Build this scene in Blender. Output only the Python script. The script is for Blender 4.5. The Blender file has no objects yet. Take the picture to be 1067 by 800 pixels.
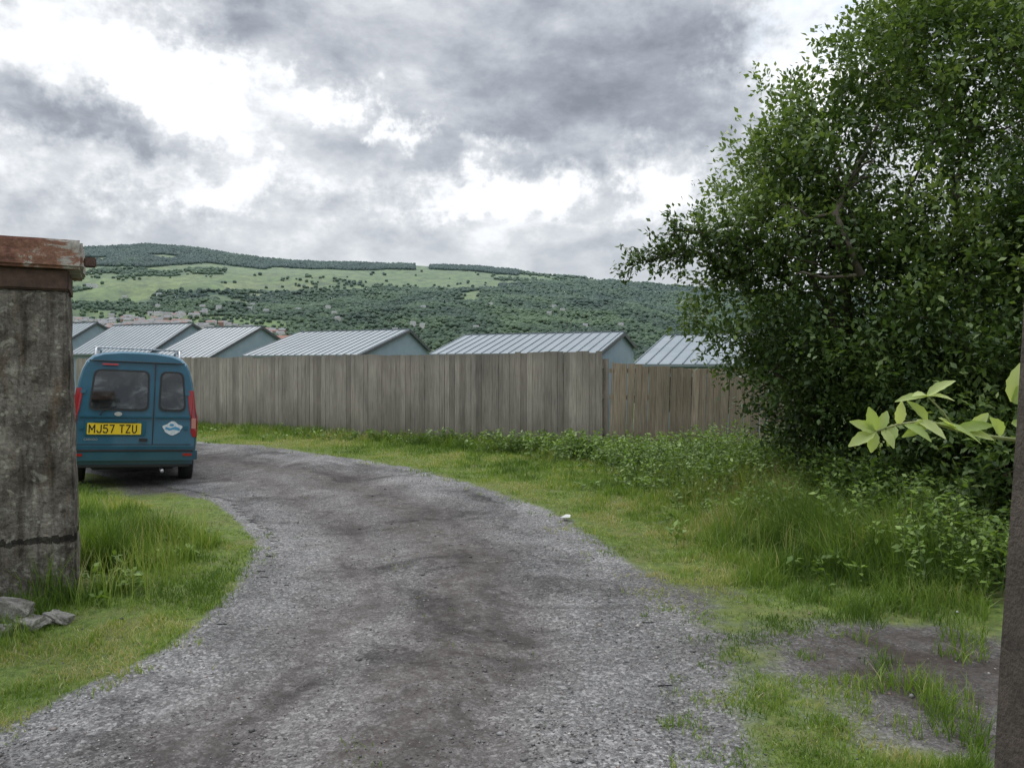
import bpy, math, random, bmesh
import numpy as np
from mathutils import Vector, Matrix
random.seed(4); R=np.random.default_rng(7)
sc=bpy.context.scene
# ---------------------------------------------------------------- helpers
def link(o,parent=None):
    sc.collection.objects.link(o)
    if parent: o.parent=parent
    return o
def empty(name,loc=(0,0,0),rot=(0,0,0)):
    e=bpy.data.objects.new(name,None); e.empty_display_size=.2
    e.location=loc; e.rotation_euler=rot; return link(e)
def mk(name,V,F,mat,attrs=None,smooth=False,parent=None,sharp=None):
    me=bpy.data.meshes.new(name)
    if isinstance(F,np.ndarray):
        V=np.asarray(V,dtype=np.float32); k=F.shape[1]; n=F.shape[0]
        me.vertices.add(len(V)); me.vertices.foreach_set('co',V.ravel())
        me.loops.add(n*k); me.loops.foreach_set('vertex_index',F.astype(np.int32).ravel())
        me.polygons.add(n); me.polygons.foreach_set('loop_start',(np.arange(n)*k).astype(np.int32))
        me.update(calc_edges=True); me.validate()
    else:
        me.from_pydata([tuple(v) for v in V],[],F); me.update()
    if attrs:
        for a,arr in attrs.items():
            at=me.attributes.new(a,'FLOAT','POINT'); at.data.foreach_set('value',np.asarray(arr,dtype=np.float32))
    if smooth: me.polygons.foreach_set('use_smooth',[True]*len(me.polygons))
    if sharp is not None: me.set_sharp_from_angle(angle=math.radians(sharp))
    if mat: me.materials.append(mat)
    return link(bpy.data.objects.new(name,me),parent)
def h2(i,j,s): 
    v=np.sin(i*127.1+j*311.7+s*74.7)*43758.5453
    return v-np.floor(v)
def vn(x,y,s=0):
    i=np.floor(x); j=np.floor(y); fx=x-i; fy=y-j
    fx=fx*fx*(3-2*fx); fy=fy*fy*(3-2*fy)
    a=h2(i,j,s);b=h2(i+1,j,s);c=h2(i,j+1,s);d=h2(i+1,j+1,s)
    return (a*(1-fx)+b*fx)*(1-fy)+(c*(1-fx)+d*fx)*fy
def fbm(x,y,s=0,o=4):
    t=0;a=.5;n=0
    for k in range(o):
        t=t+a*vn(x*2**k,y*2**k,s+k*3.1); n+=a; a*=.5
    return t/n
def sst(a,b,x):
    t=np.clip((x-a)/(b-a),0,1); return t*t*(3-2*t)
# nodes
def setin(nt,sock,v):
    if isinstance(v,bpy.types.NodeSocket): nt.links.new(v,sock)
    elif v is not None:
        if isinstance(v,(tuple,list)) and len(v)==3 and sock.type=='RGBA': v=(*v,1)
        sock.default_value=v
def nmath(nt,op,a,b=None,c=None,clamp=False):
    n=nt.nodes.new('ShaderNodeMath'); n.operation=op; n.use_clamp=clamp
    setin(nt,n.inputs[0],a)
    if b is not None: setin(nt,n.inputs[1],b)
    if c is not None: setin(nt,n.inputs[2],c)
    return n.outputs[0]
def noise(nt,vec,scale,detail=5,rough=.6,dist=0,col=False):
    n=nt.nodes.new('ShaderNodeTexNoise')
    if vec is not None: nt.links.new(vec,n.inputs['Vector'])
    n.inputs['Scale'].default_value=scale;n.inputs['Detail'].default_value=detail
    n.inputs['Roughness'].default_value=rough;n.inputs['Distortion'].default_value=dist
    return n.outputs['Color' if col else 'Fac']
def voro(nt,vec,scale,out='Color'):
    n=nt.nodes.new('ShaderNodeTexVoronoi'); nt.links.new(vec,n.inputs['Vector']); n.inputs['Scale'].default_value=scale
    return n.outputs[out]
def ramp(nt,fac,stops):
    n=nt.nodes.new('ShaderNodeValToRGB'); nt.links.new(fac,n.inputs[0]); e=n.color_ramp.elements
    while len(e)<len(stops): e.new(.5)
    for k,(p,c) in enumerate(stops):
        if not isinstance(c,(tuple,list)): c=(c,c,c)
        e[k].position=p; e[k].color=(*c,1)
    return n.outputs[0]
def mix(nt,f,a,b,bl='MIX'):
    n=nt.nodes.new('ShaderNodeMix'); n.data_type='RGBA'; n.blend_type=bl
    setin(nt,n.inputs[0],f); setin(nt,n.inputs[6],a); setin(nt,n.inputs[7],b); return n.outputs[2]
def mrange(nt,v,a,b,c,d,smooth=False):
    n=nt.nodes.new('ShaderNodeMapRange'); setin(nt,n.inputs[0],v)
    if smooth: n.interpolation_type='SMOOTHSTEP'
    for k,x in enumerate((a,b,c,d)): n.inputs[k+1].default_value=x
    return n.outputs[0]
def pos(nt): return nt.nodes.new('ShaderNodeNewGeometry').outputs['Position']
def obj(nt): return nt.nodes.new('ShaderNodeTexCoord').outputs['Object']
def attr(nt,name):
    n=nt.nodes.new('ShaderNodeAttribute'); n.attribute_name=name; return n.outputs['Fac']
def sep(nt,v):
    n=nt.nodes.new('ShaderNodeSeparateXYZ'); nt.links.new(v,n.inputs[0]); return n.outputs
def scalev(nt,v,s):
    n=nt.nodes.new('ShaderNodeVectorMath'); n.operation='MULTIPLY'; nt.links.new(v,n.inputs[0]); n.inputs[1].default_value=s; return n.outputs[0]
def bump(nt,b,h,strength=.5,dist=.01):
    n=nt.nodes.new('ShaderNodeBump'); n.inputs['Strength'].default_value=strength; n.inputs['Distance'].default_value=dist
    nt.links.new(h,n.inputs['Height']); nt.links.new(n.outputs[0],b.inputs['Normal'])
def newmat(name,col=(.5,.5,.5),rough=.6,metal=0,spec=.5):
    m=bpy.data.materials.new(name); m.use_nodes=True; nt=m.node_tree; b=nt.nodes['Principled BSDF']
    b.inputs['Base Color'].default_value=(*col,1); b.inputs['Roughness'].default_value=rough
    b.inputs['Metallic'].default_value=metal; b.inputs['Specular IOR Level'].default_value=spec
    return m,nt,b
def simple(name,col,rough=.6,metal=0,var=.25,sc_=8,bs=0):
    m,nt,b=newmat(name,col,rough,metal)
    n=noise(nt,obj(nt),sc_,5)
    c=ramp(nt,n,[(.25,tuple(x*(1-var) for x in col)),(.75,tuple(min(1,x*(1+var)) for x in col))])
    nt.links.new(c,b.inputs['Base Color'])
    if bs: bump(nt,b,noise(nt,obj(nt),sc_*6,4),bs,.01)
    return m
# ---------------------------------------------------------------- layout data (metres, +Y forward)
LE=np.array([(-2.7,-6),(-2.6,0),(-2.4,2.9),(-2.19,3.29),(-2.05,3.78),(-1.85,4.43),(-1.86,5.3),(-2.08,6.5),(-2.45,7.5),(-3.3,8.9),(-4.3,10.3),(-6.2,12.0),(-9,13.6),(-14,15.2),(-24,17)])
RE=np.array([(.6,-6),(.6,0),(.70,3.05),(.83,4.0),(.88,4.94),(.78,5.84),(.5,7.15),(.07,8.6),(-.82,10.3),(-2.02,12.1),(-4.1,14.07),(-6.65,16.0),(-10,17.6),(-14,18.8),(-24,20.5)])
def cr(P,n=8):
    out=[]
    for i in range(len(P)-1):
        p0=P[max(i-1,0)];p1=P[i];p2=P[i+1];p3=P[min(i+2,len(P)-1)]
        for t in np.linspace(0,1,n,endpoint=False):
            out.append(.5*((2*p1)+(-p0+p2)*t+(2*p0-5*p1+4*p2-p3)*t*t+(-p0+3*p1-3*p2+p3)*t**3))
    out.append(P[-1]); return np.array(out)
LEs=cr(LE);REs=cr(RE)
def dseg(x,y,P):
    best=np.full(x.shape,1e9)
    for a,b in zip(P[:-1],P[1:]):
        ab=b-a; L=ab@ab
        t=np.clip(((x-a[0])*ab[0]+(y-a[1])*ab[1])/L,0,1)
        d=np.hypot(x-a[0]-t*ab[0],y-a[1]-t*ab[1]); best=np.minimum(best,d)
    return best
POLY=np.vstack([LEs,REs[::-1]])
def inside(x,y):
    c=np.zeros(x.shape,bool); n=len(POLY)
    for i in range(n):
        x1,y1=POLY[i];x2,y2=POLY[(i+1)%n]
        if y1==y2: continue
        k=((y1>y)!=(y2>y))&(x<(x2-x1)*(y-y1)/(y2-y1)+x1); c^=k
    return c
def trackinfo(x,y):
    dl=dseg(x,y,LEs);dr=dseg(x,y,REs);ins=inside(x,y)
    sd=np.where(ins,-np.minimum(dl,dr),np.minimum(dl,dr))
    return sd,dl/(dl+dr+1e-6),(dl<dr)&~ins
FA=np.array((1.65,14.0)); FD=np.array((-.839,.545)); FN=np.array((.545,.839))
def fdist(x,y): return (x-FA[0])*FN[0]+(y-FA[1])*FN[1]
TU=(np.array([-400,-100,78,150,200,270,330,430,500,560,620,690,750,850,1000,1400])-533.5)/800
TT=np.array([95,110,121,125,122,111,107,105,102,96,90,84,78,74,80,90])/800
def ter(x,y):
    x=np.asarray(x,float);y=np.asarray(y,float)
    d=fdist(x,y)
    near=(fbm(x*.8,y*.8,1,4)-.5)*.09*sst(400,60,np.hypot(x,y))
    z=near-.13*sst(-3.0,-5,x)*sst(8,10,y)*sst(15,12.5,y)
    z=z+.12*sst(2.2,3.6,x)*sst(13,10,y)*sst(3.5,6,y)
    z=z-np.clip((d-1.8)*.13,0,42)*1.0
    s=np.clip((y-950)/1450,0,1)
    u=x/np.maximum(y,1.)
    H=1.6+np.interp(u,TU,TT)*2400
    base=-42
    up=(H-base)*s**1.12
    rough=(fbm(x/260,y/260,9,5)-.5)*75*np.sin(np.pi*s)+(fbm(x/60,y/60,5,3)-.5)*6*s
    z=z+np.where(y>950,up+rough,0)-np.clip(y-2400,0,None)*.05
    return z
def town(px,py): return (px>60)&(px<300)&(py>np.interp(px,[60,200,300],[321,327,334]))&(py<350)
def woodprob(tx,ty,tz):
    yy=np.maximum(ty,1)
    py=381-800*(tz-1.6)/yy; px=533.5+800*tx/yy
    f1=fbm(tx/200,ty/200,91,4); f2=fbm(tx/90,ty/60,95,3)
    hi=np.interp(tx/yy,[-.6,-.3,0,.2],[300,304,300,294])
    pr=np.where(py>hi+14,(f1>.30)*1.,0)+np.where((py<=hi+14)&(py>hi),(f1>.42)*1.,0)+np.where((py<=hi)&(py>280),sst(.57,.68,f1)*.9,0)
    pr=np.maximum(pr,((px>520)&(py>hi-4)&(py<372))*1.0)
    pr=np.maximum(pr,((np.abs(f2-.5)<.008)&(f1>.45))*.5*(py>286))
    pr=np.where(town(px,py),pr*.18,pr)
    edge=np.interp(px,[70,150,215,275,300],[276,279,274,281,274])
    rid=((px>60)&(px<300)&(py<edge)&(py>255)&(f1>.36)&(ty>1700))|((px>285)&(px<432)&(ty>2270))|((px>448)&(px<540)&(ty>2310))
    pr=np.where(ty<900,0,np.where(rid,2,pr))
    return pr,f1,rid
# ---------------------------------------------------------------- materials
def haze_tint(nt,c,lo=400,hi=3200,mx=.42):  # aerial haze painted into the base colour, stronger with Y distance
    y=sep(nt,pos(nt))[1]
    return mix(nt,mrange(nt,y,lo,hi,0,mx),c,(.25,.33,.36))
def gravelcol(nt,P,t=None):
    v=voro(nt,P,62); v2=voro(nt,P,130)
    s1=sep(nt,v)[0]; s2=sep(nt,v2)[0]
    c=ramp(nt,s1,[(0,(.05,.049,.049)),(.45,(.132,.130,.128)),(.8,(.225,.221,.217)),(1,(.44,.43,.42))])
    c2=ramp(nt,s2,[(0,(.06,.058,.057)),(.6,(.148,.145,.141)),(1,(.34,.33,.32))])
    c=mix(nt,.5,c,c2)
    big=noise(nt,P,.9,5,.65,.6)
    c=mix(nt,1,c,ramp(nt,big,[(.3,.62),(.5,.95),(.7,1.4)]),'MULTIPLY')
    return c,s1,s2
GT,nt,b=newmat('gravel_track_mat',rough=.9,spec=.2)
P=pos(nt); c,s1,s2=gravelcol(nt,P)
t=attr(nt,'t')
n1=noise(nt,P,1.3,6,.68,.5)
tt=nmath(nt,'ADD',t,nmath(nt,'MULTIPLY',nmath(nt,'SUBTRACT',n1,.5),.5))
brown=ramp(nt,tt,[(.12,0),(.28,.8),(.40,.40),(.54,.95),(.68,.8),(.84,.0)])
dn=noise(nt,P,9,6,.78)
bc=ramp(nt,dn,[(.3,(.042,.034,.031)),(.52,(.08,.066,.06)),(.75,(.155,.134,.122))])
c=mix(nt,nmath(nt,'MULTIPLY',brown,mrange(nt,dn,.35,.62,1,.5)),c,bc)
dp=noise(nt,P,.6,6,.68,1.4)
c=mix(nt,1,c,ramp(nt,dp,[(.36,(.42,.41,.41)),(.47,(.92,.91,.91)),(.7,(1.2,1.2,1.2))]),'MULTIPLY')
st=noise(nt,P,2.6,6,.72,.8)
c=mix(nt,mrange(nt,st,.60,.70,0,.55),c,(.035,.032,.031))
rutd=ramp(nt,tt,[(.24,0),(.28,1),(.33,0),(.60,0),(.65,.8),(.70,0)])
c=mix(nt,nmath(nt,'MULTIPLY',rutd,mrange(nt,dp,.42,.6,.7,.1)),c,(.042,.037,.034))
nt.links.new(c,b.inputs['Base Color'])
hh=nmath(nt,'ADD',nmath(nt,'ADD',s1,nmath(nt,'MULTIPLY',s2,.6)),nmath(nt,'MULTIPLY',dn,2)); bump(nt,b,hh,.6,.012)
GM,nt,b=newmat('ground_mat',rough=.95,spec=.15)
P=pos(nt); gc,s1,s2=gravelcol(nt,P)
n1=noise(nt,P,2.2,7,.7); n2=noise(nt,P,14,5,.7); n3=noise(nt,P,70,3,.7)
grass=ramp(nt,n2,[(.3,(.045,.065,.018)),(.5,(.10,.145,.035)),(.7,(.17,.21,.055))])
grass=mix(nt,mrange(nt,n1,.45,.62,0,.5),grass,ramp(nt,n3,[(.3,(.07,.06,.03)),(.7,(.20,.18,.09))]))
soil=ramp(nt,n2,[(.3,(.026,.021,.018)),(.7,(.075,.06,.05))])
soil=mix(nt,mrange(nt,n1,.45,.6,.05,.45),soil,gc)
gr=attr(nt,'grass')
f=mrange(nt,nmath(nt,'ADD',gr,nmath(nt,'MULTIPLY',nmath(nt,'SUBTRACT',n1,.5),1.3)),.35,.62,0,1)
near=mix(nt,f,mix(nt,attr(nt,'soil'),gc,soil),grass)
fv=voro(nt,scalev(nt,P,(1,.55,0)),.0052); fs=sep(nt,fv)[0]
fn=noise(nt,P,.012,7,.68); fn2=noise(nt,P,.004,5,.6,.8); fn3=noise(nt,P,.045,4,.7)
fld=ramp(nt,fs,[(0,(.085,.13,.028)),(.35,(.12,.18,.042)),(.6,(.165,.215,.06)),(.85,(.22,.24,.085)),(1,(.30,.27,.12))])
moor=ramp(nt,fn,[(.35,(.08,.115,.03)),(.48,(.135,.175,.05)),(.6,(.20,.215,.075)),(.74,(.19,.135,.07))])
yy=sep(nt,P)[1]
far=mix(nt,mrange(nt,nmath(nt,'ADD',yy,nmath(nt,'MULTIPLY',fn2,900)),1900,2500,.2,1),fld,moor)
far=mix(nt,mrange(nt,fn,.47,.56,0,.6),far,(.06,.095,.028))
far=mix(nt,1,far,ramp(nt,fn3,[(.35,.6),(.5,1),(.65,1.2)]),'MULTIPLY')
far=mix(nt,nmath(nt,'MULTIPLY',attr(nt,'wood'),.92),far,(.022,.040,.015))
far=haze_tint(nt,far)
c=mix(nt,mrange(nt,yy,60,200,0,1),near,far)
nt.links.new(c,b.inputs['Base Color'])
bump(nt,b,nmath(nt,'ADD',n2,nmath(nt,'MULTIPLY',n3,.5)),.6,.03)
def leafmat(name,stops,rough=.5,trans=.28,hz=False,attrn='var'):
    m,nt,b=newmat(name,rough=rough,spec=.35)
    c=ramp(nt,attr(nt,attrn),stops)
    if hz: c=haze_tint(nt,c)
    nt.links.new(c,b.inputs['Base Color'])
    if trans:
        tr=nt.nodes.new('ShaderNodeBsdfTranslucent'); nt.links.new(mix(nt,1,c,(1.2,1.25,.55),'MULTIPLY'),tr.inputs[0])
        ms=nt.nodes.new('ShaderNodeMixShader'); ms.inputs[0].default_value=trans
        nt.links.new(b.outputs[0],ms.inputs[1]);nt.links.new(tr.outputs[0],ms.inputs[2])
        nt.links.new(ms.outputs[0],nt.nodes['Material Output'].inputs[0])
    return m
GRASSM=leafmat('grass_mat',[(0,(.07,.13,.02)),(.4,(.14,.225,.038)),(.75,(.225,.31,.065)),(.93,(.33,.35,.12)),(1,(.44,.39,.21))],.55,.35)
TREEM=leafmat('tree_leaf_mat',[(0,(.034,.062,.020)),(.45,(.07,.115,.034)),(.8,(.13,.195,.058)),(1,(.23,.30,.10))],.42,.28)  # palest stop paints in the leaf highlights
WEEDM=leafmat('weed_leaf_mat',[(0,(.06,.11,.02)),(.5,(.12,.20,.04)),(1,(.22,.32,.075))],.5,.3)
TWIGLM=leafmat('pale_leaf_mat',[(0,(.28,.38,.10)),(1,(.54,.60,.26))],.45,.4)
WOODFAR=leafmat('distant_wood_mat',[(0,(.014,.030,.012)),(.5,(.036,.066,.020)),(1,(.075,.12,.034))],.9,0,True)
BARK=simple('bark_mat',(.11,.09,.07),.9,0,.4,14,.6)
# ---------------------------------------------------------------- ground sheet
gx=np.concatenate([[-9000,-6500,-5000,-4000,-3200],np.arange(-2600,-60,22),[-50,-40,-32,-26,-22,-19,-17,-15.5],np.arange(-14.5,7,.075),[7.5,8.2,9,10,12,15,19,25,32,40,50],np.arange(60,2600,22),[3200,4000,5000,6500,9000]])
gy=np.concatenate([[-6000,-3000,-1500,-700,-300,-120,-60,-30,-15,-8,-4,-2,0,1,1.8],np.arange(2.4,22,.075),np.arange(22.5,60,1.5),np.arange(62,200,8),np.arange(210,900,35),np.arange(930,2500,18),[2550,2650,2800,3000,3400,4000,5000,7000,9000]])
X,Y=np.meshgrid(gx,gy); x=X.ravel();y=Y.ravel(); z=ter(x,y)
wd_,_,_=woodprob(x,y,z); wd_=np.clip(wd_,0,1)
nr=(x>-25)&(x<9)&(y>-8)&(y<24)
sd=np.full(x.shape,5.);tt_=np.zeros(x.shape)+.5;lf=np.zeros(x.shape,bool)
a,b_,c_=trackinfo(x[nr],y[nr]); sd[nr]=a;tt_[nr]=b_;lf[nr]=c_
z=z-np.where(sd<0,.022*(np.exp(-((tt_-.3)/.08)**2)+np.exp(-((tt_-.7)/.08)**2)),0)
def bare(x,y):
    b1=np.exp(-(((x-2.15)/.85)**2+((y-4.2)/.62)**2))*1.25
    b2=np.exp(-(((x-1.95)/.7)**2+((y-3.35)/.33)**2))*.75
    b3=np.exp(-(((x-1.35)/.5)**2+((y-5.4)/.6)**2))*.5
    b4=np.exp(-(((x+4.9)/1.3)**2+((y-11.2)/1.2)**2))*.8
    return np.clip(b1*(.75+.5*fbm(x*2.5,y*2.5,71,3))+b2+b3+b4,0,1)
def grassmask(x,y,sd,lf):
    w=np.where(lf,.14,.34)
    g=sst(-.03,1,sd/w*.6)
    return g*(1-bare(x,y))
g=grassmask(x,y,sd,lf)
nx=len(gx);ny=len(gy)
idx=np.arange(nx*ny).reshape(ny,nx)
F=np.stack([idx[:-1,:-1],idx[:-1,1:],idx[1:,1:],idx[1:,:-1]],-1).reshape(-1,4)
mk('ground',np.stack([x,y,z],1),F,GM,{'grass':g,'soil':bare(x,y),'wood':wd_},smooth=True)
ed=.10*(fbm(x*3,y*3,22,3)-.5)
keep=(sd+ed<0.0)
fk=keep[F].all(1)
FT=F[fk]; used,inv=np.unique(FT,return_inverse=True)
FT=inv.reshape(-1,4)
VT=np.stack([x,y,z+.006+.012*(fbm(x*7,y*7,31,2)-.5)*sst(0,-.2,sd)],1)[used]
mk('gravel_track',VT,FT,GT,{'t':tt_[used]},smooth=True)
def gz(px,py):
    px=np.atleast_1d(np.asarray(px,float));py=np.atleast_1d(np.asarray(py,float))
    s_,t_,l_=trackinfo(px,py)
    return ter(px,py)-np.where(s_<0,.022*(np.exp(-((t_-.3)/.08)**2)+np.exp(-((t_-.7)/.08)**2)),0)+np.where(s_<0,.006,0)
# ---------------------------------------------------------------- loose stones
n=80000
sy=2.6+ (R.random(n)**1.7)*10; sx=R.uniform(-6,3,n)
s_,t_,l_=trackinfo(sx,sy)
pr=np.where(s_<0,.2+.8*np.clip(np.abs(t_-.5)*2.2,0,1),np.exp(-s_/.18)*.8)+bare(sx,sy)*.3*(s_>0)
pr*=.4+1.2*vn(sx*1.3,sy*1.3,12)
k=(R.random(n)<pr)&(np.abs(sx)<sy*.72); sx=sx[k];sy=sy[k]; m=len(sx)
sz=gz(sx,sy)
octv=np.array([(1,0,0),(0,1,0),(-1,0,0),(0,-1,0),(0,0,1),(0,0,-.6)],float)
octf=np.array([(0,1,4),(1,2,4),(2,3,4),(3,0,4),(1,0,5),(2,1,5),(3,2,5),(0,3,5)])
rad=.003+.006*R.random(m)**2.5+(R.random(m)<.012)*R.uniform(.004,.014,m)
ang=R.uniform(0,6.28,m); jit=R.uniform(.6,1.3,(m,6,3))
V=octv[None]*jit*rad[:,None,None]; V[:,:,2]*=.6
ca,sa=np.cos(ang)[:,None],np.sin(ang)[:,None]
V=np.stack([V[:,:,0]*ca-V[:,:,1]*sa,V[:,:,0]*sa+V[:,:,1]*ca,V[:,:,2]],-1)
V=V+np.stack([sx,sy,sz+rad*.15],1)[:,None,:]
Fs=(octf[None]+np.arange(m)[:,None,None]*6).reshape(-1,3)
SM,nt,b=newmat('loose_stone_mat',rough=.85,spec=.25)
nt.links.new(ramp(nt,attr(nt,'var'),[(0,(.07,.066,.064)),(.5,(.15,.146,.142)),(.85,(.26,.255,.25)),(.93,(.20,.14,.11)),(1,(.52,.51,.49))]),b.inputs['Base Color'])
mk('loose_gravel',V.reshape(-1,3),Fs,SM,{'var':np.repeat(R.random(m),6)})
# ---------------------------------------------------------------- grass blades
def blades(name,bx,by,h,w,var,lean=.35):
    m=len(bx); bz=gz(bx,by)
    az=R.uniform(0,6.283,m); la=R.uniform(0,6.283,m); le=np.abs(R.normal(0,lean,m))+.05
    dx,dy=np.cos(az)*w/2,np.sin(az)*w/2
    lx,ly=np.cos(la)*le*h,np.sin(la)*le*h
    V=np.zeros((m,6,3))
    for i,(f,hw) in enumerate([(0,1),(.55,.85),(1,.12)]):
        off=f**2
        zz=bz-.01+h*f*(1-.25*f*np.clip(le,0,1.2))
        for j,s in enumerate((-1,1)):
            V[:,i*2+j,0]=bx+lx*off+s*dx*hw; V[:,i*2+j,1]=by+ly*off+s*dy*hw; V[:,i*2+j,2]=zz
    f=np.array([(0,1,3,2),(2,3,5,4)])
    F=(f[None]+np.arange(m)[:,None,None]*6).reshape(-1,4)
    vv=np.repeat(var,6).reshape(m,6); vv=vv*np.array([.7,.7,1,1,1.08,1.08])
    mk(name,V.reshape(-1,3),F,GRASSM,{'var':np.clip(vv.ravel(),0,1)},smooth=True)
n=780000
yy_=2.7+(R.random(n)**1.55)*20.5
xx_=R.uniform(-.78,.62,n)*yy_
k=(fdist(xx_,yy_)<.35)|(xx_>1.7); xx_=xx_[k];yy_=yy_[k]
s_,t_,l_=trackinfo(xx_,yy_)
cl=fbm(xx_*1.6,yy_*1.6,40,4); cl2=fbm(xx_*5,yy_*5,44,3)
gm=grassmask(xx_,yy_,s_,l_)
dens=np.clip((gm+(cl2-.5)*1.5-.12)*1.1,0,1)*np.where(s_<-.08,0,1)
dens=np.where(l_,np.maximum(dens,gm*.7),dens)
fd=-fdist(xx_,yy_)
hL=.04+.24*sst(.45,1.15,s_+(cl-.5)*1.6)
hL=hL*(1-.6*sst(5.8,8.2,yy_))
hL=hL*(1-.65*((xx_<-2.5)&(yy_<5.05)))
hR=.03+.07*sst(.5,1.4,s_+(cl-.5))+.24*sst(1.9,2.7,xx_+(cl-.5)*1.8)*sst(4.6,5.9,yy_)
hF=.04+.19*sst(1.5,.3,fd+(cl-.5)*1.6)*np.interp(xx_,[-9,-3,0],[.55,.75,1])
hR=np.where(yy_>9.5,np.maximum(hF,hR*.7),hR)
h=np.where(l_,hL,hR)*(.4+1.0*R.random(len(xx_)))*(.3+1.4*cl2)
keep=(R.random(len(xx_))<dens*np.where(h>.15,.95,.75))
tk=(s_<-.05)&(cl2>.66)&(cl>.5)&(R.random(len(xx_))<.05*np.clip((t_>.35)*(t_<.6)+.15,0,1))
h=np.where(tk,.02+.02*R.random(len(xx_)),h)
keep=keep|tk
keep&=~((xx_<-2.95)&(yy_>4.85)&(yy_<5.9)&(xx_>-4.1)&((xx_+2.95)*.47-(yy_-5.2)*.88<0))
dvx,dvy=xx_+5.42,yy_-10.95; c25,s25=math.cos(math.radians(26)),math.sin(math.radians(26))
lx_=dvx*c25+dvy*s25; ly_=-dvx*s25+dvy*c25
keep&=~((np.abs(lx_)<.85)&(ly_>.15)&(ly_<4.1))
xk,yk,hk=xx_[keep],yy_[keep],h[keep]
w=(.0030+.0005*yk)*R.uniform(.7,1.4,len(xk))
dry=fbm(xk*.9,yk*.9,60,3); dry2=fbm(xk*3.2,yk*3.2,64,3)
var=np.clip(.42+(dry-.5)*1.5+(dry2-.5)*1.2+R.normal(0,.16,len(xk))+np.where(hk<.07,.20,0)+(R.random(len(xk))<.05)*.45,0,1)
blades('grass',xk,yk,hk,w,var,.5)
n=2600
a=np.concatenate([R.normal(-2.75,.45,n//2),R.uniform(1.9,3.2,n//2)]); bb=np.concatenate([R.uniform(4.9,7.5,n//2),R.uniform(5.8,10.5,n//2)])
s_,_,_=trackinfo(a,bb); k=(s_>.5)&~((a<-2.95)&(bb>4.85)&(bb<5.9)); a=a[k];bb=bb[k]
blades('tall_grass_stalks',a,bb,R.uniform(.25,.46,len(a)),np.full(len(a),.0035),R.uniform(.55,1,len(a)),.35)
# ---------------------------------------------------------------- leaves / twigs
def leaves(name,C,D,size,var,mat,parent=None,asp=.55,fold=.25):
    m=len(C); D=D/np.linalg.norm(D,axis=1,keepdims=True)
    r=R.normal(0,1,(m,3)); r[:,2]*=.5
    S=np.cross(D,np.array([0,0,1.])+r*.55); S/=np.linalg.norm(S,axis=1,keepdims=True)+1e-9
    Nn=np.cross(S,D)
    sz=size[:,None]
    V=np.zeros((m,4,3)); V[:,0]=C; V[:,1]=C+D*sz*.45+S*sz*asp*.5+Nn*sz*fold*.3; V[:,2]=C+D*sz; V[:,3]=C+D*sz*.45-S*sz*asp*.5+Nn*sz*fold*.3
    F=np.arange(m*4).reshape(-1,4)
    return mk(name,V.reshape(-1,3),F,mat,{'var':np.repeat(np.clip(var,0,1),4)},parent=parent)
class Tubes:
    def __init__(s): s.V=[];s.F=[];s.n=0
    def add(s,pts,r0,r1,k=6):
        pts=[np.array(p,float) for p in pts]; N=len(pts)
        for i,p in enumerate(pts):
            d=pts[min(i+1,N-1)]-pts[max(i-1,0)]; d/=np.linalg.norm(d)+1e-9
            up=np.array([0,0,1.]) if abs(d[2])<.9 else np.array([1.,0,0])
            a=np.cross(d,up);a/=np.linalg.norm(a); b=np.cross(d,a); r=r0+(r1-r0)*i/(N-1)
            for j in range(k):
                t=2*math.pi*j/k; s.V.append(p+r*(a*math.cos(t)+b*math.sin(t)))
        for i in range(N-1):
            for j in range(k):
                q=s.n+i*k; s.F.append((q+j,q+(j+1)%k,q+k+(j+1)%k,q+k+j))
        s.F.append(tuple(s.n+(N-1)*k+j for j in range(k)))
        s.n+=N*k
    def wob(s,a,b,r0,r1,n=7,amp=.12,k=6,sag=0):
        a=np.array(a,float);b=np.array(b,float);L=np.linalg.norm(b-a); o=np.zeros(3);pts=[]
        for i in range(n):
            t=i/(n-1); 
            if 0<i<n-1: o=o*.6+R.normal(0,amp*L*.18,3)
            pts.append(a+(b-a)*t+(o if 0<i<n-1 else 0)+np.array([0,0,sag*math.sin(math.pi*t)]))
        s.add(pts,r0,r1,k); return pts
    def make(s,name,mat,parent=None): return mk(name,s.V,s.F,mat,smooth=True,parent=parent)
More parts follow.
